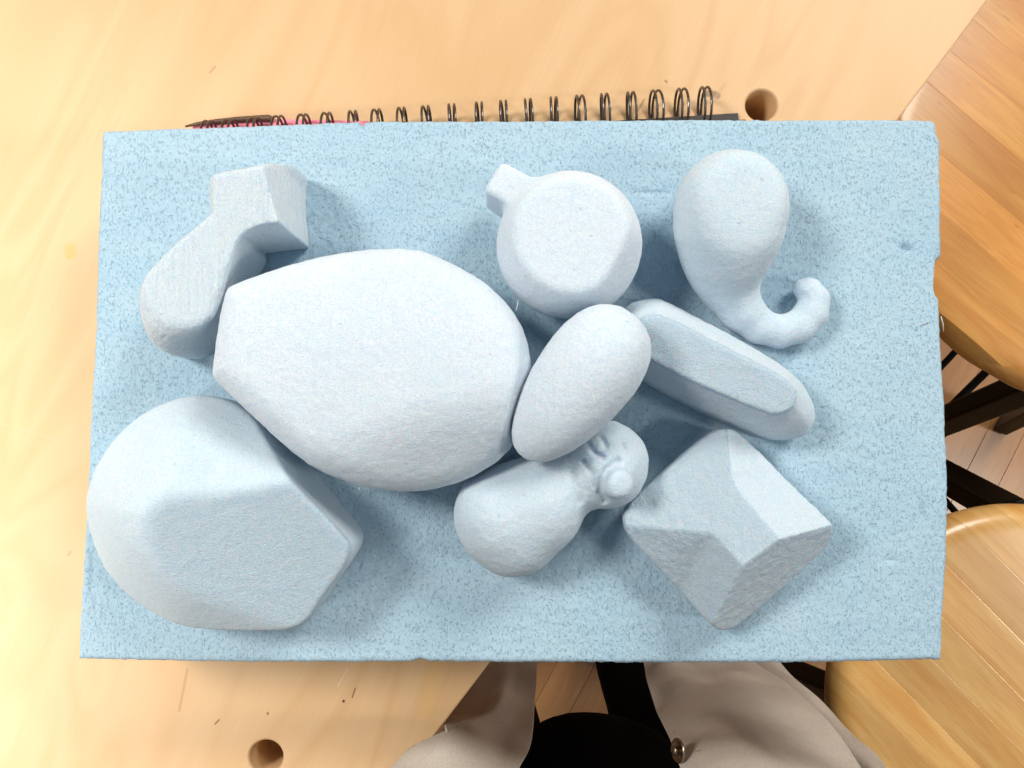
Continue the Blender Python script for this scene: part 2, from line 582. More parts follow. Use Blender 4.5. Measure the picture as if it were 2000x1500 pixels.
M_SNAP = plain('nickel_snap', (0.42, 0.34, 0.27), 0.25, 1.0, 300)
M_BOOT = plain('brown_leather', (0.13, 0.055, 0.025), 0.5, 0.0, 90)

# ------------------------------------------------------------------ floor
PANG = FANG
fx = Vector((math.cos(PANG), math.sin(PANG), 0)); fy = Vector((-math.sin(PANG), math.cos(PANG), 0))
bm = bmesh.new()
bmesh.ops.create_grid(bm, x_segments=1, y_segments=1, size=3.0)
floor = tag(link('floor', from_bm('floor', bm), M_SUB, smooth=False), kind='structure')
floor.location = (0.3, 0, FLOOR - 0.012)
PW = 0.057
plank_meshes = {}


def plank_mesh(L):
    if L not in plank_meshes:
        bm = bmesh.new()
        bar(bm, (-L / 2, 0, 0), (L / 2, 0, 0), PW - 0.0005, 0.012, 0.0005)
        me = from_bm('plank', bm); me.materials.append(M_FLOOR)
        plank_meshes[L] = me
    return plank_meshes[L]


for i in range(-13, 16):
    s = -1.2 + random.random() * 0.5
    while s < 1.15:
        L = random.choice([0.45, 0.6, 0.75, 0.9])
        c = fx * (s + L / 2) + fy * (i * PW) + Vector((0.45, 0, 0))
        if -0.55 < c.x < 1.55 and abs(c.y) < 1.2:
            o = bpy.data.objects.new('plank', plank_mesh(L))
            COL.objects.link(o)
            o.parent = floor
            o.location = c + Vector((0, 0, FLOOR - 0.006)) - Vector(floor.location)
            o.rotation_euler = (0, 0, PANG)
        s += L + 0.0012

# ------------------------------------------------------------------ workbench
bench = tag(empty('workbench', (0, 0, FLOOR)), 'pale plywood workbench top with round drilled holes under the foam board', 'workbench')
EN = Vector((-EDIR.y, EDIR.x, 0))        # points away from the edge, onto the bench
if EN.x > 0: EN = -EN
TH = 0.038
cu = bpy.data.curves.new('bench_top', 'CURVE')
cu.dimensions = '2D'; cu.fill_mode = 'BOTH'; cu.extrude = TH / 2; cu.bevel_depth = 0.0012; cu.bevel_resolution = 1


def spline(pts):
    sp = cu.splines.new('POLY'); sp.points.add(len(pts) - 1)
    for p, q in zip(sp.points, pts): p.co = (q[0], q[1], 0, 1)
    sp.use_cyclic_u = True


m = (E0 + E1) / 2 + EN * 0.0012
spline([m + EDIR * 0.85, m + EDIR * 0.85 + EN * 0.95, m - EDIR * 0.85 + EN * 0.95, m - EDIR * 0.85])
HOLES = [(P(1487, 206, 0), 0.0097), (P(520, 1479, 0), 0.0099)]
for c, r in HOLES:
    spline([(c.x + r * math.cos(a * math.pi / 24), c.y + r * math.sin(a * math.pi / 24)) for a in range(48)])
tmp = bpy.data.objects.new('tmp', cu); COL.objects.link(tmp)
bpy.context.view_layer.update()
me = bpy.data.meshes.new_from_object(tmp.evaluated_get(bpy.context.evaluated_depsgraph_get()))
bpy.data.objects.remove(tmp)
me.name = 'bench_top'; me.materials.clear()
top = link('bench_top', me, M_BENCH, bench, smooth=False)
top.location = (0, 0, -TH / 2 - 0.0012 - FLOOR)
# frame and legs under the top
for u in (-0.7, 0.7):
    for w in (0.22, 0.80):
        bm = bmesh.new(); c = m + EDIR * u + EN * w
        bar(bm, (c.x, c.y, 0.0), (c.x, c.y, -FLOOR - TH - 0.0026), 0.08, 0.08, 0.004, up=EDIR)
        link('leg', from_bm('leg', bm), M_BENCH, bench, smooth=False)
for w in (0.22, 0.80):
    bm = bmesh.new(); c = m + EN * w
    a = c - EDIR * 0.655; b = c + EDIR * 0.655
    bar(bm, (a.x, a.y, 0.80), (b.x, b.y, 0.80), 0.03, 0.10, 0.003)
    link('rail', from_bm('rail', bm), M_BENCH, bench, smooth=False)

# ------------------------------------------------------------------ stools
def stool(label, cpx, R_px, seat_z, strip_dir, n_strips, legs, rungs, mat, screws=()):
    c = P(cpx[0], cpx[1], seat_z)
    rad = R_px * (H - seat_z) / FPX
    root = tag(empty('stool', (c.x, c.y, FLOOR)), label, 'stool', 'round wooden stools beside the bench')
    def loc(v): return Vector(v) - Vector((c.x, c.y, FLOOR))
    hh = 0.017
    d = Vector(strip_dir + (0,)).normalized(); nrm = Vector((-d.y, d.x, 0))
    seat = bpy.data.objects.new('seat', None); COL.objects.link(seat); seat.parent = root
    seat.location = (0, 0, seat_z - hh - FLOOR)
    def prof(r):
        e = 0.021
        k = max(0.0, (r - (rad - e)) / e)
        return hh * math.sqrt(max(0.0, 1 - min(1, k) ** 2.4))
    edges = np.linspace(-rad * 0.9995, rad * 0.9995, n_strips + 1)
    edges[1:-1] += rng.uniform(-0.004, 0.004, n_strips - 1)
    for i in range(n_strips):
        t0, t1 = edges[i], edges[i + 1]
        COLS = [0, 0.012, 0.03, 0.25, 0.5, 0.75, 0.97, 0.988, 1]
        nt, ns = 8, 40
        V, F = [], []
        for side in (1, -1):
            for a in range(nt + 1):
                t = t0 + (t1 - t0) * COLS[a]
                L = math.sqrt(max(1e-8, rad * rad - t * t))
                for b in range(ns + 1):
                    s = L * math.sin((b / ns - 0.5) * math.pi)
                    z = prof(min(rad, math.hypot(s, t)))
                    if a in (0, nt): z = max(0, z - 0.00006)
                    tt = t + (0.00001 if a == 0 else -0.00001 if a == nt else 0)
                    p = d * s + nrm * tt
                    V.append((p.x, p.y, z * side))
        n = (nt + 1) * (ns + 1)
        for side in (0, 1):
            for a in range(nt):
                for b in range(ns):
                    q = [side * n + a * (ns + 1) + b, side * n + a * (ns + 1) + b + 1, side * n + (a + 1) * (ns + 1) + b + 1, side * n + (a + 1) * (ns + 1) + b]
                    F.append(q if side else q[::-1])
        for a, fl in ((0, False), (nt, True)):
            for b in range(ns):
                q = [a * (ns + 1) + b, a * (ns + 1) + b + 1, n + a * (ns + 1) + b + 1, n + a * (ns + 1) + b]
                F.append(q[::-1] if fl else q)
        me = bpy.data.meshes.new('stave'); me.from_pydata(V, [], F)
        b2 = bmesh.new(); b2.from_mesh(me)
        bmesh.ops.remove_doubles(b2, verts=b2.verts, dist=1e-6)
        bmesh.ops.recalc_face_normals(b2, faces=b2.faces)
        b2.to_mesh(me); b2.free()
        o = link('stave', me, mat, seat)
        me.set_sharp_from_angle(angle=R(28))
    for a, b, w, th in legs:
        bm = bmesh.new(); bar(bm, loc(a), loc(b), w, th, 0.003)
        link('leg', from_bm('leg', bm), M_BLACK_STEEL, root, smooth=False)
    for a, b, r in rungs:
        bm = bmesh.new(); tube(bm, [loc(a), loc(b)], r, 10)
        link('rung', from_bm('rung', bm), M_BLACK_STEEL, root)
    bm = bmesh.new()
    ring = [Vector((math.cos(k * math.pi / 18) * rad * 0.72, math.sin(k * math.pi / 18) * rad * 0.72, seat_z - 2 * hh - 0.008 - FLOOR)) for k in range(36)]
    tube(bm, ring, 0.008, 8, True)
    link('support_ring', from_bm('support_ring', bm), M_BLACK_STEEL, root)
    for p in screws:
        bm = bmesh.new(); bmesh.ops.create_uvsphere(bm, u_segments=10, v_segments=6, radius=0.003)
        o = link('screw', from_bm('screw', bm), M_SCREW, root); o.location = loc(p)
    return root


SZ = -0.285
ST_A = math.atan2(-0.66, 0.75)
M_SEAT_A = wood_mat('varnished_seat_wood', (0.64, 0.27, 0.055), (0.77, 0.39, 0.10), (0.42, 0.16, 0.035), ST_A, 0.34, 0.4, 1.0, 0.24)
ST_B = math.atan2(-0.72, 0.70)
M_SEAT_B = wood_mat('varnished_seat_maple', (0.74, 0.38, 0.10), (0.86, 0.53, 0.185), (0.50, 0.22, 0.05), ST_B, 0.34, 0.4, 1.0, 0.3)


def leg_from(pa, za, pb):
    return (P(pa[0], pa[1], za), P(pb[0], pb[1], FLOOR + 0.002), 0.030, 0.022)


LZ = SZ - 0.045
stool('glossy round wooden stool seat at upper right, tucked against the bench edge', (2191, 324), 480, SZ + 0.045, (0.75, -0.66), 11,
      [leg_from((2040, 742), LZ, (1548, 945)), leg_from((2330, 640), LZ, (1960, 830)), leg_from((2310, 190), LZ, (1990, 330)), leg_from((1960, 220), LZ, (1500, 420))],
      [(P(1872, 680, -0.55), P(1760, 800, -0.58), 0.004), (P(1930, 722, -0.55), P(1770, 880, -0.58), 0.005)], M_SEAT_A)
stool('pale round wooden stool at lower right with black legs, lower of the two', (2010, 1372), 376, SZ, (0.70, -0.72), 10,
      [leg_from((1975, 1002), LZ, (1510, 745)), leg_from((1690, 1378), LZ, (1292, 1205)), leg_from((2250, 1290), LZ, (1850, 1050)), leg_from((2050, 1650), LZ, (1600, 1400))],
      [(P(1880, 1016, -0.5), P(1800, 925, -0.55), 0.004)], M_SEAT_B,
      screws=[P(1876, 963, -0.395), P(1902, 978, -0.375)])

# ------------------------------------------------------------------ notebook under the board
NBZ = 0.013
nA, nB = P(372, 290, 0.0), P(1440, 223, 0.0)
nd = (nB - nA).normalized(); nn = Vector((nd.y, -nd.x, 0))       # nn points down the page
NL = (nB - nA).length
nb = tag(empty('notebook', ((nA + nB) / 2)), 'wire bound notebook with pink page and black cover lying under the foam board', 'notebook')
NO = Vector(nb.location)


def sheet(bm, z0, z1, o0=0.0, depth=0.20, l0=0.0, l1=None):
    l1 = NL if l1 is None else l1
    a = nA + nd * l0 + nn * o0 - NO; b = nA + nd * l1 + nn * o0 - NO
    mid0 = (a + b) / 2; mid1 = mid0 + nn * depth
    bar(bm, mid0 + Vector((0, 0, (z0 + z1) / 2)), mid1 + Vector((0, 0, (z0 + z1) / 2)), (b - a).length, z1 - z0, min(0.0004, (z1 - z0) / 3))


bm = bmesh.new(); sheet(bm, 0.0003, 0.0020); link('back_cover', from_bm('back_cover', bm), M_COVER, nb, False)
bm = bmesh.new(); sheet(bm, 0.0022, 0.0112, 0.008, 0.190, 0.002, NL - 0.006); link('page_block', from_bm('page_block', bm), M_PAPER, nb, False)
bm = bmesh.new(); sheet(bm, 0.0114, 0.0136, 0.008, 0.190); link('front_cover', from_bm('front_cover', bm), M_COVER, nb, False)
# pink sheet sticking out towards the upper left with a dark folded strip along its edge
bm = bmesh.new()
pk = [P(378, 247, 0.0042), P(420, 239, 0.0042), P(470, 234, 0.0042), P(530, 234, 0.0042), P(720, 238, 0.0042), P(722, 300, 0.0042), P(380, 300, 0.0042)]
vs = [bm.verts.new(p - NO) for p in pk]
f = bm.faces.new(vs)
g = bmesh.ops.extrude_face_region(bm, geom=[f])
bmesh.ops.translate(bm, vec=(0, 0, 0.0012), verts=[v for v in g['geom'] if isinstance(v, bmesh.types.BMVert)])
link('pink_page', from_bm('pink_page', bm), M_PINK, nb, False)
bm = bmesh.new()
st = [((362, 247), 0.5), ((385, 242), 1.0), ((420, 237.5), 1.25), ((460, 233.5), 1.4), ((500, 231), 1.5), ((524, 230.5), 1.8), ((529, 233), 1.9), ((531, 236), 1.2)]
tube(bm, [P(p[0], p[1], 0.0068) - NO for p, r in st], [r / 1000 for p, r in st], 10)
link('folded_strip', from_bm('folded_strip', bm), M_BROWN, nb)
# double wire loops
RR = 0.0103
lm = bmesh.new()
for k in (-1, 1):
    off = k * 0.00125
    pts = []
    for a in range(33):
        ang = R(-200) + a / 32 * R(400 - 40)
        pts.append(Vector((off + k * 0.0004 * math.sin(ang), RR * math.cos(ang), RR * math.sin(ang))))
    tube(lm, pts, 0.00068, 7)
loop_me = from_bm('wire_loop', lm)
loop_me.materials.append(M_WIRE)
nrm_ang = math.atan2(nd.y, nd.x)
xs = [412, 454, 502, 548, 596, 641, 692, 738, 786, 834, 882, 935, 983, 1031, 1079, 1129, 1178, 1229, 1277, 1326, 1371]
for i, x in enumerate(xs):
    y = 229 + (x - 548) / (1371 - 548) * (173 - 229)      # far tip of the loop in the photograph
    tip = P(x, y, 0.0103)
    c = tip + nn * (RR + 0.0005)
    o = bpy.data.objects.new('wire_loop', loop_me)
    COL.objects.link(o); o.parent = nb
    o.location = Vector((c.x, c.y, 0.0113)) - NO
    o.rotation_euler = (0, R(random.uniform(-3, 3)), nrm_ang + R(random.uniform(-2, 2)))

# ------------------------------------------------------------------ foam board
NX, NY = 420, 270
tl = [(197, 254), (440, 246), (600, 240), (700, 236), (706, 240), (713, 236), (1000, 234), (1400, 232.5), (1700, 232), (1822, 234)]
bl = [(151, 1288), (300, 1291), (500, 1294), (700, 1295), (800, 1294.5), (817, 1289), (830, 1291), (840, 1294), (1000, 1294), (1250, 1296), (1500, 1295), (1660, 1293), (1800, 1290), (1842, 1290)]
ll = [(197, 254), (190, 480), (181, 700), (170, 940), (160, 1120), (151, 1288)]
rl = [(1822, 234), (1829, 240), (1831, 262), (1836, 275), (1839, 400), (1840, 505), (1835, 560), (1838, 660), (1848, 800), (1852, 930), (1850, 1100), (1845, 1200), (1842, 1290)]


def resample(pts, n):
    p = np.array([P(a, b, ZT).to_2d() for a, b in pts])
    s = np.concatenate([[0], np.cumsum(np.hypot(*np.diff(p, axis=0).T))])
    t = np.linspace(0, s[-1], n)
    return np.stack([np.interp(t, s, p[:, 0]), np.interp(t, s, p[:, 1])], 1)


T_, B_, L_, R_ = resample(tl, NX), resample(bl, NX), resample(ll, NY), resample(rl, NY)
u = np.linspace(0, 1, NX)[None, :, None]; v = np.linspace(0, 1, NY)[:, None, None]
G = (1 - v) * T_[None] + v * B_[None] + (1 - u) * L_[:, None] + u * R_[:, None] \
    - ((1 - u) * (1 - v) * T_[0] + u * (1 - v) * T_[-1] + (1 - u) * v * B_[0] + u * v * B_[-1])
X, Y = G[..., 0], G[..., 1]
zz = 0.0
Z = ZT + 0.0004 * vnoise(X * 700, Y * 520, X * 0) + 0.0004 * vnoise(X * 1300, Y * 1000, X * 0 + 5) + 0.0015 * vnoise(X * 25, Y * 25, X * 0 + 9) - 0.0004
# dents and cuts: (px, py, rx mm, ry mm, depth mm)
for a, b, rx, ry, dp in [(1772, 484, 2.2, 1.8, 3.0), (1839, 520, 2.0, 3.5, 9.0), (1837, 545, 1.8, 5.5, 10.0), (1834, 565, 1.6, 3.0, 5.0), (1802, 1000, 0.8, 4.5, 1.6), (1792, 1188, 0.7, 2.6, 1.2),
                         (1740, 1095, 3.0, 0.8, 0.9), (187, 1180, 0.6, 4.0, 1.2), (905, 403, 0.7, 0.7, 1.2), (1270, 376, 9.0, 0.7, 1.1),
                         (180, 1120, 0.6, 9.0, 0.8), (1195, 1287, 1.6, 0.9, 1.0), (706, 240, 1.0, 2.5, 2.5)]:
    p = P(a, b, ZT)
    q = ((X - p.x) / (rx / 1000)) ** 2 + ((Y - p.y) / (ry / 1000)) ** 2
    Z = Z - dp / 1000 * np.exp(-q ** 1.6)
p = P(1775, 481, ZT)   # the lifted crumb beside the small dent
Z = Z + 0.0016 * np.exp(-(((X - p.x) / 0.0013) ** 2 + ((Y - p.y) / 0.0010) ** 2))
# rounded, ragged rim
du = np.minimum(np.minimum(np.arange(NX)[None, :], NX - 1 - np.arange(NX)[None, :]), np.minimum(np.arange(NY)[:, None], NY - 1 - np.arange(NY)[:, None]))
Z = Z - np.where(du == 0, 0.0012, np.where(du == 1, 0.0003, 0))
jx = 0.0005 * vnoise(X * 450, Y * 450, X * 0 + 3); jy = 0.0005 * vnoise(X * 450, Y * 450, X * 0 + 7)
ed = (du == 0)
X = X + np.where(ed, jx, 0); Y = Y + np.where(ed, jy, 0)
V = np.stack([X, Y, Z], -1).reshape(-1, 3)
ii = np.arange(NX * NY).reshape(NY, NX)
Fq = np.stack([ii[:-1, :-1], ii[1:, :-1], ii[1:, 1:], ii[:-1, 1:]], -1).reshape(-1, 4)
loop = np.concatenate([ii[0, :-1], ii[:-1, -1], ii[-1, ::-1][:-1], ii[::-1, 0][:-1]])
nl = len(loop)
zs = [ZT - 0.008, ZT - 0.02, ZT - 0.035, 0.0150, 0.0138]
base = len(V)
Vs = [V]; prev = loop; Fs = [Fq]
cen = V[:, :2].mean(0)
for k, z in enumerate(zs):
    ring = V[loop].copy()
    dirv = ring[:, :2] - cen; dirv /= np.linalg.norm(dirv, axis=1)[:, None]
    ins_ = 0.0002 + 0.0004 * vnoise(ring[:, 0] * 200, ring[:, 1] * 200, np.full(nl, k * 3.3)) + (0.0012 if k == len(zs) - 1 else 0)
    ring[:, :2] -= dirv * ins_[:, None]
    ring[:, 2] = z
    Vs.append(ring)
    cur = base + k * nl + np.arange(nl)
    Fs.append(np.stack([prev, np.roll(prev, -1), np.roll(cur, -1), cur], -1))
    prev = cur
V = np.concatenate(Vs); Fq = np.concatenate(Fs)
# underside as a fan of quads to the centre
V = np.concatenate([V, [[cen[0], cen[1], 0.0138]]]); ci = len(V) - 1
k2 = np.arange(0, nl - 1, 2)
fan = np.stack([prev[k2], prev[(k2 + 1) % nl], prev[(k2 + 2) % nl], np.full(len(k2), ci)], -1)
Fq = np.concatenate([Fq, fan])
oc = np.array([cen[0], cen[1], 0.0138])
me = mesh_np('foam_board', V - oc, Fq)
bm = bmesh.new(); bm.from_mesh(me); bmesh.ops.recalc_face_normals(bm, faces=bm.faces); bm.to_mesh(me); bm.free()
board = tag(link('foam_board', me, M_BOARD), 'thick pale blue rectangular foam board carrying the carved foam forms', 'foam board')
board.location = oc

# ------------------------------------------------------------------ carved foam forms (signed distance fields, millimetres above the board)
FORMS = 'carved blue foam forms on the board'


def form(name, label, mat, lo, hi, fn, h=0.75, rag=0.35, lump=0.5, seed=0, cut=None):
    """lo, hi: pixel corners at the board; fn(X, Y, Z) -> distance"""
    (x0, y1), (x1, y0) = Q(lo[0], lo[1], 20), Q(hi[0], hi[1], 20)
    z1 = 80.0
    xs_ = np.arange(x0 - 4, x1 + 4, h); ys_ = np.arange(y0 - 4, y1 + 4, h); zs_ = np.arange(-1.5, z1, h)
    X, Y, Z = np.meshgrid(xs_, ys_, zs_, indexing='ij')
    f = fn(X, Y, Z)
    near = np.abs(f) < 4
    nx_ = np.zeros_like(f)
    a, b, c = X[near] + seed * 7.3, Y[near] + seed * 3.1, Z[near]
    nx_[near] = rag * vnoise(a / 1.5, b / 1.5, c / 1.5) + rag * 0.7 * vnoise(a / 3.1, b / 3.1, c / 3.1) + lump * vnoise(a / 14, b / 14, c / 14)
    f = np.maximum(f + nx_, -0.35 - Z)
    f[0], f[-1], f[:, 0], f[:, -1], f[:, :, 0], f[:, :, -1] = 1, 1, 1, 1, 1, 1
    v, q = surface_nets(f, (xs_[0], ys_[0], zs_[0]), h)
    rough = cut(v[:, 0], v[:, 1], v[:, 2]) if cut else np.zeros(len(v))
    cx, cy = (v[:, 0].min() + v[:, 0].max()) / 2, (v[:, 1].min() + v[:, 1].max()) / 2
    v = (v - np.array([cx, cy, 0])) / 1000.0
    me = mesh_np(name, v, q)
    me.attributes.new('rough_cut', 'FLOAT', 'POINT').data.foreach_set('value', rough.astype(np.float32))
    o = tag(link(name, me, mat), label, 'foam form', FORMS)
    o.location = (cx / 1000, cy / 1000, ZT)
    return o


def QP(pts):
    """list of (px, py, h) -> plan polygon in mm"""
    return [Q(*p) for p in pts]


def at(pts, h): return [Q(a, b, h) for a, b in pts]


def QZ(px, py, h): return Q(px, py, h) + (h,)


# --- boot / sock form
def boot(X, Y, Z):
    x, y = X[:, :, 0], Y[:, :, 0]
    topp = at([(419, 344), (512, 327), (527, 385), (541, 430), (505, 436), (478, 448), (456, 480), (444, 530), (436, 585), (424, 620), (398, 643), (362, 652), (322, 645), (287, 620),
               (271, 585), (280, 545), (322, 500), (372, 455), (416, 420), (418, 400)], 46)
    bot = QP([(396, 336, 36), (480, 321, 36), (562, 307, 32), (580, 360, 12), (598, 480, 2), (512, 492, 1), (519, 510, 1), (505, 530, 1), (478, 580, 2), (448, 640, 3), (405, 690, 6),
              (352, 697, 14), (305, 681, 22), (273, 640, 30), (264, 588, 36), (274, 533, 38), (330, 482, 38), (386, 436, 38), (397, 418, 38), (395, 375, 36)])
    dt, db = poly_sdf(x, y, smooth_run(topp, 3, 17))[:, :, None], poly_sdf(x, y, smooth_run(bot, 5, 17))[:, :, None]
    t = np.clip((Z - 2) / 44.0, 0, 1) ** 3.2
    ks = 1.5 + 5.0 / (1 + np.exp((Y - Q(400, 520, 46)[1]) / 5.0))
    return smax(db * (1 - t) + dt * t - 0.7, Z - 46 + 0.0 * X, ks)


form('boot_shaped_form', 'boot-shaped foam form with square cuff and streaked flat top, upper left of board', M_SAND_STREAK, (250, 285), (630, 710), boot, 0.75, 0.28, 0.25, 1, lambda x, y, z: 0.15 * np.clip((z - 44.2) / 1.0, 0, 1))


# --- big barrel form
def barrel(X, Y, Z):
    x, y = X[:, :, 0], Y[:, :, 0]
    out = [(452, 570), (470, 556), (600, 512), (700, 492), (815, 487), (872, 510), (948, 552), (998, 600), (1028, 655), (1040, 720), (1036, 790), (1016, 850), (985, 892), (935, 928),
           (870, 955), (800, 965), (720, 955), (650, 930), (598, 903), (520, 832), (434, 750), (424, 736), (430, 690), (441, 620)]
    d = poly_sdf(x, y, smooth_poly(at(out, 36), 1))[:, :, None]
    up = np.maximum(Z - 34, 0) / 26.0; dn = np.maximum(34 - Z, 0) / 34.0
    f = d + 7.0 * up ** 2 + 7 * dn ** 2
    cx, cy = Q(735, 715, 58)
    ang = R(-14)
    xr = (x - cx) * math.cos(ang) + (y - cy) * math.sin(ang); yr = -(x - cx) * math.sin(ang) + (y - cy) * math.cos(ang)
    zt = 58.5 - 0.0011 * xr ** 2 - 0.0030 * yr ** 2
    h, _ = plane_h(x, y, [QZ(690, 885, 54.5), QZ(940, 815, 54), QZ(850, 950, 38)])
    zt = smin(zt, h, 7.0)
    h2, _ = plane_h(x, y, [QZ(1040, 712, 44), QZ(970, 905, 44), QZ(1036, 850, 22)])
    f = smax(f, (Z - zt[:, :, None]) * 0.95, 9.0)
    return smax(f, (Z - h2[:, :, None]) * 0.6, 1.6)


form('barrel_shaped_form', 'largest white foam form, domed barrel shape with blunt left end, in the middle', M_SAND_PALE, (405, 470), (1060, 985), barrel, 0.8, 0.28, 0.25, 2)


# --- big rounded half disc, lower left
def half_dome_tops(x, y):
    arc = at([(160, 1000), (172, 936), (202, 880), (250, 826), (310, 790), (380, 772), (440, 784), (520, 815), (700, 800), (900, 1000), (800, 1300), (600, 1275), (440, 1240), (340, 1227), (250, 1170), (190, 1102)], 24)
    da = np.maximum(-poly_sdf(x, y, smooth_poly(arc, 3)), 0)
    k = np.clip((da + 1.0) / 50.0, 0, 1)
    bev = 21 + 33 * (1 - (1 - k) ** 1.75)
    flat, _ = plane_h(x, y, [QZ(305, 950, 53), QZ(335, 1180, 42), QZ(675, 1060, 36)])
    return bev, flat


def half_dome(X, Y, Z):
    x, y = X[:, :, 0], Y[:, :, 0]
    out = QP([(160, 1000, 24), (172, 936, 24), (202, 880, 24), (250, 826, 24), (310, 790, 24), (380, 772, 24), (440, 784, 24), (492, 812, 20), (560, 866, 8), (640, 960, 6), (700, 1036, 8), (702, 1056, 12),
              (686, 1090, 20), (640, 1150, 24), (612, 1194, 24), (590, 1214, 24), (540, 1223, 24), (440, 1229, 24), (370, 1227, 24), (318, 1211, 24), (248, 1169, 24), (190, 1102, 24)])
    d = poly_sdf(x, y, smooth_poly(out, 2))[:, :, None] - 0.8
    bev, flat = half_dome_tops(x, y)
    zt = smin(bev, flat, 2.5)
    f = d + 0.8 * (np.maximum(24 - Z, 0) / 24) ** 2
    return smax(f, (Z - zt[:, :, None]) * 0.75, 1.8)


def half_dome_cut(x, y, z):
    bev, flat = half_dome_tops(x, y)
    return np.clip((bev - flat) / 4.0 + 0.3, 0, 1) * np.clip((z - flat + 4) / 2.0, 0, 1)


form('half_dome_form', 'large rounded blue foam form with flat slanted top at lower left corner', M_SAND, (140, 750), (730, 1250), half_dome, 0.8, 0.2, 0.15, 3, half_dome_cut)


# --- ball with a square stem
def ball(X, Y, Z):
    c = Q(1111, 480, 29); r = 30.3
    d = np.sqrt((X - c[0]) ** 2 + (Y - c[1]) ** 2 + ((Z - 29)) ** 2) - r
    f = smax(d, Z - 49.5 - 0.02 * (X - c[0]), 2.0)
    h, _ = plane_h(X[:, :, 0], Y[:, :, 0], [QZ(1180, 575, 46), QZ(1228, 490, 46), QZ(1256, 566, 22)])
    f = smax(f, (Z - h[:, :, None]) * 0.6, 4.0)
    a, b = Q(1085, 432, 30), Q(964, 350, 30)
    a, b = np.array(a), np.array(b); u_ = (b - a); L = np.linalg.norm(u_); u_ /= L; w_ = np.array([-u_[1], u_[0]])
    s = (X - a[0]) * u_[0] + (Y - a[1]) * u_[1]; t = (X - a[0]) * w_[0] + (Y - a[1]) * w_[1]
    wid = 7.4 - 0.02 * s
    top_ = 46 - 0.36 * s
    box = smax(smax(np.abs(t) - wid - 0.04 * (38 - Z), np.maximum(Z - top_, 12 - Z), 2.5), np.maximum(s - L + 0.05 * t, -s), 2.5)
    return smin(f, box - 0.4, 3.5)


form('ball_form', 'round foam ball with flat top and short square stem near the top edge', M_SAND_PALE, (930, 300), (1275, 650), ball, 0.75, 0.2, 0.2, 4)


# --- curled comma
def comma(X, Y, Z):
    ch = [(1428, 405, 112), (1424, 445, 104), (1418, 490, 87), (1417, 528, 68), (1425, 564, 53), (1446, 604, 43), (1481, 636, 36), (1522, 648, 33), (1560, 638, 33), (1584, 612, 33), (1590, 586, 29), (1578, 568, 25), (1563, 566, 20)]
    pts = []
    for a, b, r in ch:
        rm = r * 0.21
        for _ in range(3): rm = r * px_mm(rm * 0.95)
        pts.append((Q(a, b, rm), max(rm, 7.6) * 0.96, rm))
    f = None
    for (p, h0, r0), (q, h1, r1) in zip(pts[:-1], pts[1:]):
        g = rcone(X, Y, Z, (p[0], p[1], h0), (q[0], q[1], h1), r0, r1)
        f = g if f is None else smin(f, g, 3.0 if r1 > 8 else 1.5)
    f = smax(f, Z - 42 - 0.0 * X, 5.0)
    return f + 0.3


form('curled_drop_form', 'comma-shaped foam drop with its thin tail curled up, upper right of board', M_SAND, (1295, 270), (1640, 700), comma, 0.7, 0.25, 0.4, 5)


# --- long rod with faceted sides
def rod(X, Y, Z):
    x, y = X[:, :, 0], Y[:, :, 0]
    bot = QP([(1222, 592, 16), (1280, 579, 16), (1310, 591, 16), (1420, 650, 14), (1530, 714, 14), (1576, 755, 16), (1597, 800, 16), (1590, 838, 16), (1560, 856, 12), (1500, 861, 8), (1440, 838, 4),
              (1350, 796, 3), (1262, 750, 3), (1215, 704, 6), (1200, 640, 12)])
    topp = at([(1262, 616), (1300, 620), (1430, 688), (1536, 740), (1556, 768), (1546, 798), (1512, 809), (1478, 796), (1370, 751), (1277, 706), (1245, 680), (1240, 640)], 36)
    db, dt = poly_sdf(x, y, smooth_poly(bot, 2))[:, :, None], poly_sdf(x, y, smooth_poly(topp, 1))[:, :, None]
    t = np.clip((Z - 14) / 22.0, 0, 1)
    t = t ** 1.3
    return smax(db * (1 - t) + dt * t, Z - 36 + 0 * X, 0.9)


form('faceted_rod_form', 'long straight foam bar with flat top and rounded ends, lying under the egg', M_SAND_ROUGH, (1180, 565), (1615, 880), rod, 0.7, 0.35, 0.2, 6, lambda x, y, z: np.clip((z - 34.2) / 1.0, 0, 1))


# --- egg resting on its neighbours
def egg(X, Y, Z):
    c = Q(1127, 754, 46); e0, e1 = Q(1127 + 107, 754 - 139, 50), Q(1127 - 107, 754 + 139, 41)
    ax = np.array([e1[0] - e0[0], e1[1] - e0[1], -8.0]); ax /= np.linalg.norm(ax)
    R0, L = 94 * px_mm(46), 176 * px_mm(46)
    px_, py_, pz_ = X - c[0], Y - c[1], Z - 46
    t = px_ * ax[0] + py_ * ax[1] + pz_ * ax[2]
    rho = np.sqrt(np.maximum(px_ ** 2 + py_ ** 2 + pz_ ** 2 - t * t, 0))
    tn = t / L
    w = R0 * np.clip(1 - 0.19 * tn, 0.5, 1.5)
    p = 2.25
    return ((np.abs(tn) ** p + (rho / w) ** p) ** (1 / p) - 1) * R0 * 0.9


form('egg_form', 'smooth egg-shaped foam form lying on top of the bar and the two-lobed form', M_SAND_PALE, (985, 580), (1290, 925), egg, 0.7, 0.2, 0.12, 7)


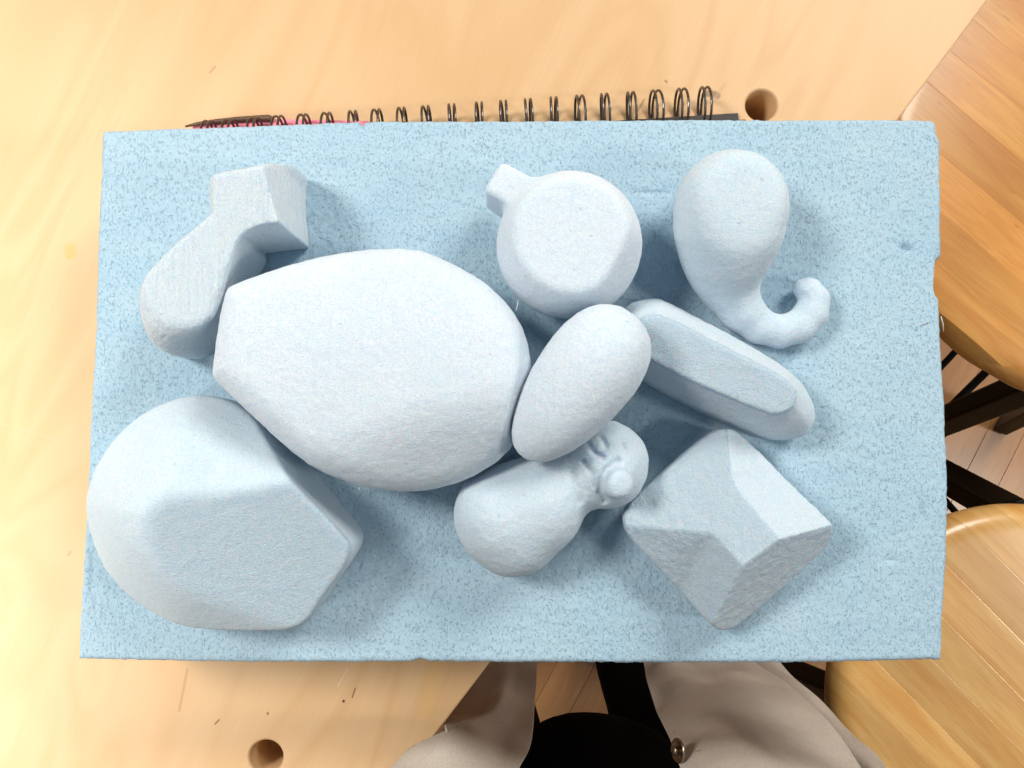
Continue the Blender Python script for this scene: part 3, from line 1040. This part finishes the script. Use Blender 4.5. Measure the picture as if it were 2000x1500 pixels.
# --- two-lobed form with a knob
def peanut(X, Y, Z):
    def s(a, b, r, h): return (Q(a, b, h), h, r * px_mm(h))
    A, B = s(985, 1006, 92, 19), s(1003, 1030, 86, 17)
    C = s(1048, 985, 84, 20); N = s(1110, 935, 60, 17); D = s(1180, 907, 86, 18)
    def rc(p, q): return rcone(X, Y, Z, (p[0][0], p[0][1], p[1]), (q[0][0], q[0][1], q[1]), p[2], q[2])
    f = smin(rc(A, B), rc(A, C), 6)
    f = smin(f, rc(B, C), 6)
    f = smin(f, rc(C, N), 5)
    f = smin(f, rc(N, D), 5)
    h, _ = plane_h(X[:, :, 0], Y[:, :, 0], [QZ(950, 950, 34), QZ(1060, 905, 34), QZ(930, 930, 22)])
    f = smax(f, (Z - h[:, :, None]) * 0.6, 4)
    k0, k1 = Q(1186, 930, 24), Q(1212, 947, 44)
    kn = rcone(X, Y, Z, (k0[0], k0[1], 22), (k1[0], k1[1], 40), 7.6, 5.9)
    kn = smax(kn, Z - 43.0 + 0.25 * (X - k1[0]), 3.5)
    f = smin(f, kn, 3.0)
    # tool creases pressed into the head and neck: (depth, width, path)
    for dep, w, path in ((2.0, 1.5, [(1205, 900), (1184, 915), (1173, 938), (1172, 962), (1182, 980)]), (1.3, 1.2, [(1150, 868), (1160, 885), (1175, 893)]), (1.3, 1.0, [(1176, 856), (1182, 872)]),
                         (1.2, 1.3, [(1118, 925), (1126, 950), (1132, 980)]), (0.9, 1.0, [(1215, 868), (1222, 885)]), (0.9, 1.2, [(1140, 905), (1158, 925), (1160, 950)])):
        pp = [Q(a, b, 33) for a, b in path]
        dd = np.full(X.shape[:2], 1e9)
        for p, q in zip(pp[:-1], pp[1:]):
            e = np.array(q) - np.array(p)
            tt = np.clip(((X[:, :, 0] - p[0]) * e[0] + (Y[:, :, 0] - p[1]) * e[1]) / e.dot(e), 0, 1)
            dd = np.minimum(dd, np.hypot(X[:, :, 0] - p[0] - e[0] * tt, Y[:, :, 0] - p[1] - e[1] * tt))
        f = f + dep * np.exp(-(dd / w) ** 2)[:, :, None] * (Z > 14)
    return f


form('two_lobed_form', 'lumpy two-lobed foam form with a small knob, half under the egg', M_SAND, (875, 785), (1285, 1135), peanut, 0.7, 0.3, 0.9, 8)


# --- cut gem
def gem(X, Y, Z):
    x, y = (X[:, :, 0], Y[:, :, 0]) if X.ndim == 3 else (X, Y)
    out = QP([(1213, 1022, 15), (1226, 984, 15), (1300, 918, 15), (1388, 842, 15), (1424, 836, 15), (1450, 850, 15), (1530, 935, 15), (1603, 1018, 15), (1615, 1048, 15), (1602, 1074, 15),
              (1530, 1148, 15), (1452, 1224, 15), (1412, 1235, 15), (1385, 1218, 15), (1310, 1135, 15), (1242, 1066, 15)])
    d = poly_sdf(x, y, smooth_poly(out, 2))[..., None]
    T3 = [QZ(1228, 1010, 18.5), QZ(1405, 850, 18.5), QZ(1455, 1085, 39)]
    T, c = plane_h(x, y, T3)
    def onT(px, py):
        h = 30.0
        for _ in range(8):
            q = Q(px, py, h); h = c[0] * q[0] + c[1] * q[1] + c[2]
        return QZ(px, py, h)
    a1, a2, a3 = onT(1222, 1026), onT(1392, 1040), onT(1451, 1106)
    SWa, _ = plane_h(x, y, [a1, a2, QZ(1330, 1160, 13)])
    SWb, _ = plane_h(x, y, [a2, a3, QZ(1330, 1160, 13)])
    b1, b2, b3 = onT(1420, 855), onT(1434, 950), onT(1522, 1052)
    NEa, _ = plane_h(x, y, [b1, b2, QZ(1545, 930, 17)])
    NEb, _ = plane_h(x, y, [b2, b3, QZ(1545, 930, 17)])
    SE, _ = plane_h(x, y, [a3, b3, QZ(1535, 1155, 12)])
    SWm = smax(SWa, SWb, 2.0); NEm = smax(NEa, NEb, 2.0)
    gem.tops = (T, SWm, NEm, SE)
    zt = smin(smin(smin(T, SWm, 0.8), NEm, 0.8), SE, 0.8)
    if X.ndim != 3:
        return None
    f = d + 2.5 * (np.maximum(15 - Z, 0) / 15) ** 2
    return smax(f, (Z - zt[:, :, None]) * 0.8, 1.1)


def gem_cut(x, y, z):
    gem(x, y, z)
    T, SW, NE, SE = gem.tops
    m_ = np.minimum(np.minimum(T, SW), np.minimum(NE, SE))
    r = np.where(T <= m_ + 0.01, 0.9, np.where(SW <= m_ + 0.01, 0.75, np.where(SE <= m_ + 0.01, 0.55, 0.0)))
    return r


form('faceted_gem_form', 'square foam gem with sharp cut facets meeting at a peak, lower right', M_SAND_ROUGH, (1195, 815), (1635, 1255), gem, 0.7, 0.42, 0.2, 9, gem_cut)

# loose fibres of foam standing off the cut edges
bm = bmesh.new()
for a, b, h, dx, dy in [(1008, 606, 42, 0.8, 4.0), (546, 858, 36, 1.4, -0.8), (1838, 618, -1, 0.5, -7), (1232, 990, 16, -1.5, -1.0), (940, 560, 40, 0.5, 1.0),
                        (1815, 628, 0.6, -5.0, -1.5), (622, 913, 36, 0.8, -1.2), (565, 872, 36, 1.0, -1.0), (700, 952, 36, 0.5, -1.2)]:
    q = Q(a, b, h)
    p0 = Vector((q[0] / 1000, q[1] / 1000, ZT + h / 1000))
    p2 = p0 + Vector((dx, dy, 0.8)) / 1000
    tube(bm, [p0, (p0 + p2) / 2 + Vector((0.0002, 0.0001, 0.0003)), p2], [0.00022, 0.00018, 0.00010], 5)
tag(link('foam_fibres', from_bm('foam_fibres', bm), M_SAND_PALE), 'loose pale foam fibres along the cut edges', None, None, 'stuff')

# ------------------------------------------------------------------ the person standing at the bench
pc = P(1190, 1700, 0.0)
person = tag(empty('person', (0.07, -0.36, FLOOR)), 'person standing at the bench in black top and open beige jacket', 'person')
PO = Vector(person.location)


def person_body():
    h = 0.012
    xs_ = np.arange(-0.25, 0.42, h); ys_ = np.arange(-0.62, -0.05, h); zs_ = np.arange(FLOOR - 0.02, 0.42, h)
    X, Y, Z = np.meshgrid(xs_, ys_, zs_, indexing='ij')
    def cap(a, b, ra, rb): return rcone(X, Y, Z, a, b, ra, rb)
    # legs taper from hip to ankle, torso is a flattened column leaning over the bench
    f = cap((0.00, -0.40, -0.12), (-0.02, -0.38, -0.46), 0.088, 0.062)
    f = smin(f, cap((-0.02, -0.38, -0.46), (-0.02, -0.41, -0.84), 0.062, 0.045), 0.02)
    g = cap((0.17, -0.40, -0.12), (0.18, -0.37, -0.46), 0.088, 0.062)
    g = smin(g, cap((0.18, -0.37, -0.46), (0.17, -0.36, -0.84), 0.062, 0.045), 0.02)
    f = smin(f, g, 0.02)
    t = smin(cap((0.03, -0.385, -0.10), (0.02, -0.41, 0.30), 0.115, 0.13), cap((0.14, -0.385, -0.10), (0.15, -0.41, 0.30), 0.115, 0.13), 0.06)
    t = smin(t, cap((0.062, -0.315, -0.17), (0.06, -0.345, -0.05), 0.094, 0.085), 0.04)
    f = smin(f, t, 0.05)
    f = np.maximum(f, Z - 0.38)
    f += 0.004 * vnoise(X * 30, Y * 30, Z * 16)
    f[0], f[-1], f[:, 0], f[:, -1], f[:, :, 0], f[:, :, -1] = 1, 1, 1, 1, 1, 1
    v, q = surface_nets(f, (xs_[0], ys_[0], zs_[0]), h)
    return mesh_np('body', v - np.array(PO), q)


link('body', person_body(), M_SHIRT, person)
# boots
for cx, cy in ((-0.02, -0.40), (0.17, -0.335)):
    bm = bmesh.new()
    bmesh.ops.create_uvsphere(bm, u_segments=20, v_segments=12, radius=1.0)
    for v in bm.verts:
        z = max(v.co.z, -0.35)
        v.co = Vector((v.co.x * 0.047, v.co.y * 0.135 + 0.05, z * 0.062 * (1.0 if v.co.y < 0.2 else 0.8) + 0.022))
    o = link('boot', from_bm('boot', bm), M_BOOT, person)
    o.location = (cx - PO.x, cy - PO.y, 0.001)


def cloth(name, rows, mat, n=70, m_=60, wr=0.004, thick=0.0016, seed=0):
    """rows of (px, py, z) control points from the near end to the far end"""
    W = np.array([[P(*p) for p in r] for r in rows])           # rows x cols x 3
    def interp(a, k):
        t = np.linspace(0, len(a) - 1, k); i = np.clip(np.floor(t).astype(int), 0, len(a) - 2); fr = (t - i)
        i0, i1, i2, i3 = np.clip(i - 1, 0, None), i, i + 1, np.clip(i + 2, None, len(a) - 1)
        fr = fr.reshape((-1,) + (1,) * (a.ndim - 1))
        p0, p1, p2, p3 = a[i0], a[i1], a[i2], a[i3]
        return 0.5 * (2 * p1 + (p2 - p0) * fr + (2 * p0 - 5 * p1 + 4 * p2 - p3) * fr ** 2 + (3 * p1 - p0 - 3 * p2 + p3) * fr ** 3)
    g = interp(W, n)                                           # n x cols x 3
    g = np.swapaxes(interp(np.swapaxes(g, 0, 1), m_), 0, 1)    # n x m x 3
    du_ = np.gradient(g, axis=0); dv_ = np.gradient(g, axis=1)
    nr = np.cross(du_, dv_); nr /= np.linalg.norm(nr, axis=2, keepdims=True) + 1e-12
    a, b, c = g[..., 0] * 22 + seed, g[..., 1] * 22, g[..., 2] * 9
    dsp = wr * (vnoise(a, b, c) + 0.5 * vnoise(a * 2.3, b * 2.3, c * 2.3))
    up_ = g + nr * (dsp + thick / 2)[..., None]; dn_ = g + nr * (dsp - thick / 2)[..., None]
    V = np.concatenate([up_.reshape(-1, 3), dn_.reshape(-1, 3)]) - np.array(PO)
    ii = np.arange(n * m_).reshape(n, m_); N = n * m_
    q1 = np.stack([ii[:-1, :-1], ii[:-1, 1:], ii[1:, 1:], ii[1:, :-1]], -1).reshape(-1, 4)
    rim = np.concatenate([ii[0, :-1], ii[:-1, -1], ii[-1, ::-1][:-1], ii[::-1, 0][:-1]])
    r2 = np.roll(rim, -1)
    F = np.concatenate([q1, q1[:, ::-1] + N, np.stack([rim, rim + N, r2 + N, r2], -1)])
    me = mesh_np(name, V, F)
    return link(name, me, mat, person)


jr = cloth('jacket_panel', [
    [(1395, 1720, 0.10), (1520, 1740, 0.12), (1660, 1750, 0.13), (1860, 1740, 0.11)],
    [(1352, 1560, 0.03), (1450, 1570, 0.055), (1600, 1575, 0.065), (1748, 1565, 0.045)],
    [(1312, 1452, -0.045), (1400, 1460, -0.015), (1520, 1462, -0.008), (1652, 1452, -0.03)],
    [(1275, 1370, -0.14), (1340, 1375, -0.11), (1445, 1372, -0.10), (1545, 1362, -0.125)],
    [(1254, 1290, -0.25), (1300, 1292, -0.22), (1380, 1288, -0.21), (1452, 1280, -0.235)],
    [(1236, 1215, -0.36), (1270, 1215, -0.34), (1320, 1212, -0.335), (1375, 1205, -0.35)]], M_JACKET, wr=0.017, seed=3)
js = cloth('jacket_side', [
    [(1770, 1720, 0.02), (1860, 1720, 0.035), (1950, 1730, 0.04), (2010, 1760, 0.03)],
    [(1670, 1560, -0.05), (1715, 1545, -0.03), (1760, 1540, -0.02), (1785, 1550, -0.03)],
    [(1585, 1462, -0.11), (1635, 1450, -0.085), (1682, 1455, -0.075), (1714, 1478, -0.085)],
    [(1500, 1372, -0.20), (1550, 1368, -0.17), (1595, 1376, -0.16), (1628, 1412, -0.17)],
    [(1425, 1290, -0.30), (1460, 1286, -0.275), (1492, 1286, -0.265), (1514, 1297, -0.272)],
    [(1360, 1215, -0.40), (1385, 1210, -0.38), (1408, 1205, -0.375), (1425, 1205, -0.38)]], M_JACKET, wr=0.012, seed=9)
jl = cloth('jacket_panel', [
    [(560, 1720, 0.09), (700, 1700, 0.10), (850, 1680, 0.10), (940, 1690, 0.08)],
    [(725, 1555, 0.035), (820, 1530, 0.045), (920, 1525, 0.04), (1000, 1540, 0.025)],
    [(800, 1482, 0.020), (870, 1455, 0.018), (950, 1455, 0.0), (1022, 1488, -0.01)],
    [(868, 1432, 0.004), (915, 1410, -0.03), (975, 1410, -0.055), (1042, 1440, -0.06)],
    [(845, 1392, -0.085), (955, 1360, -0.10), (1005, 1355, -0.12), (1046, 1365, -0.13)],
    [(880, 1330, -0.16), (975, 1300, -0.17), (1015, 1292, -0.19), (1050, 1290, -0.20)],
    [(900, 1250, -0.27), (985, 1225, -0.27), (1025, 1220, -0.28), (1052, 1215, -0.29)]], M_JACKET, wr=0.010, seed=14)

# seam along the jacket's turned edge and the pocket stitching
bm = bmesh.new()
tube(bm, [P(1585, 1428, -0.086) - PO, P(1608, 1452, -0.066) - PO, P(1640, 1490, -0.036) - PO, P(1665, 1520, -0.016) - PO], 0.0011, 6)
link('seam', from_bm('seam', bm), M_THREAD, person)

# metal snap on the jacket edge: cap, rim and post
sp = P(1327, 1466, 0.004)
snap = bpy.data.objects.new('snap_button', None); COL.objects.link(snap); snap.parent = person
snap.location = sp - PO
snap.scale = (0.8, 0.8, 0.8)
snap.rotation_euler = Vector((-0.93, 0.12, 0.36)).to_track_quat('Z', 'Y').to_euler()
bm = bmesh.new()
pr = [(0.0, 0.0), (0.0068, 0.0), (0.0075, 0.0006), (0.0075, 0.0016), (0.0068, 0.0021), (0.0060, 0.0014), (0.0, 0.0012)]
rings = []
for r, z in pr:
    rings.append([bm.verts.new((max(r, 1e-5) * math.cos(k * math.pi / 14), max(r, 1e-5) * math.sin(k * math.pi / 14), z)) for k in range(28)])
for A, B in zip(rings[:-1], rings[1:]):
    for k in range(28): bm.faces.new((A[k], A[(k + 1) % 28], B[(k + 1) % 28], B[k]))
link('cap', from_bm('cap', bm), M_SNAP, snap)
bm = bmesh.new()
tube(bm, [(0, 0, 0.0012), (0, 0, 0.0036), (0, 0, 0.0044), (0, 0, 0.0050)], [0.0026, 0.0024, 0.0031, 0.0026], 20)
link('post', from_bm('post', bm), M_SNAP, snap)
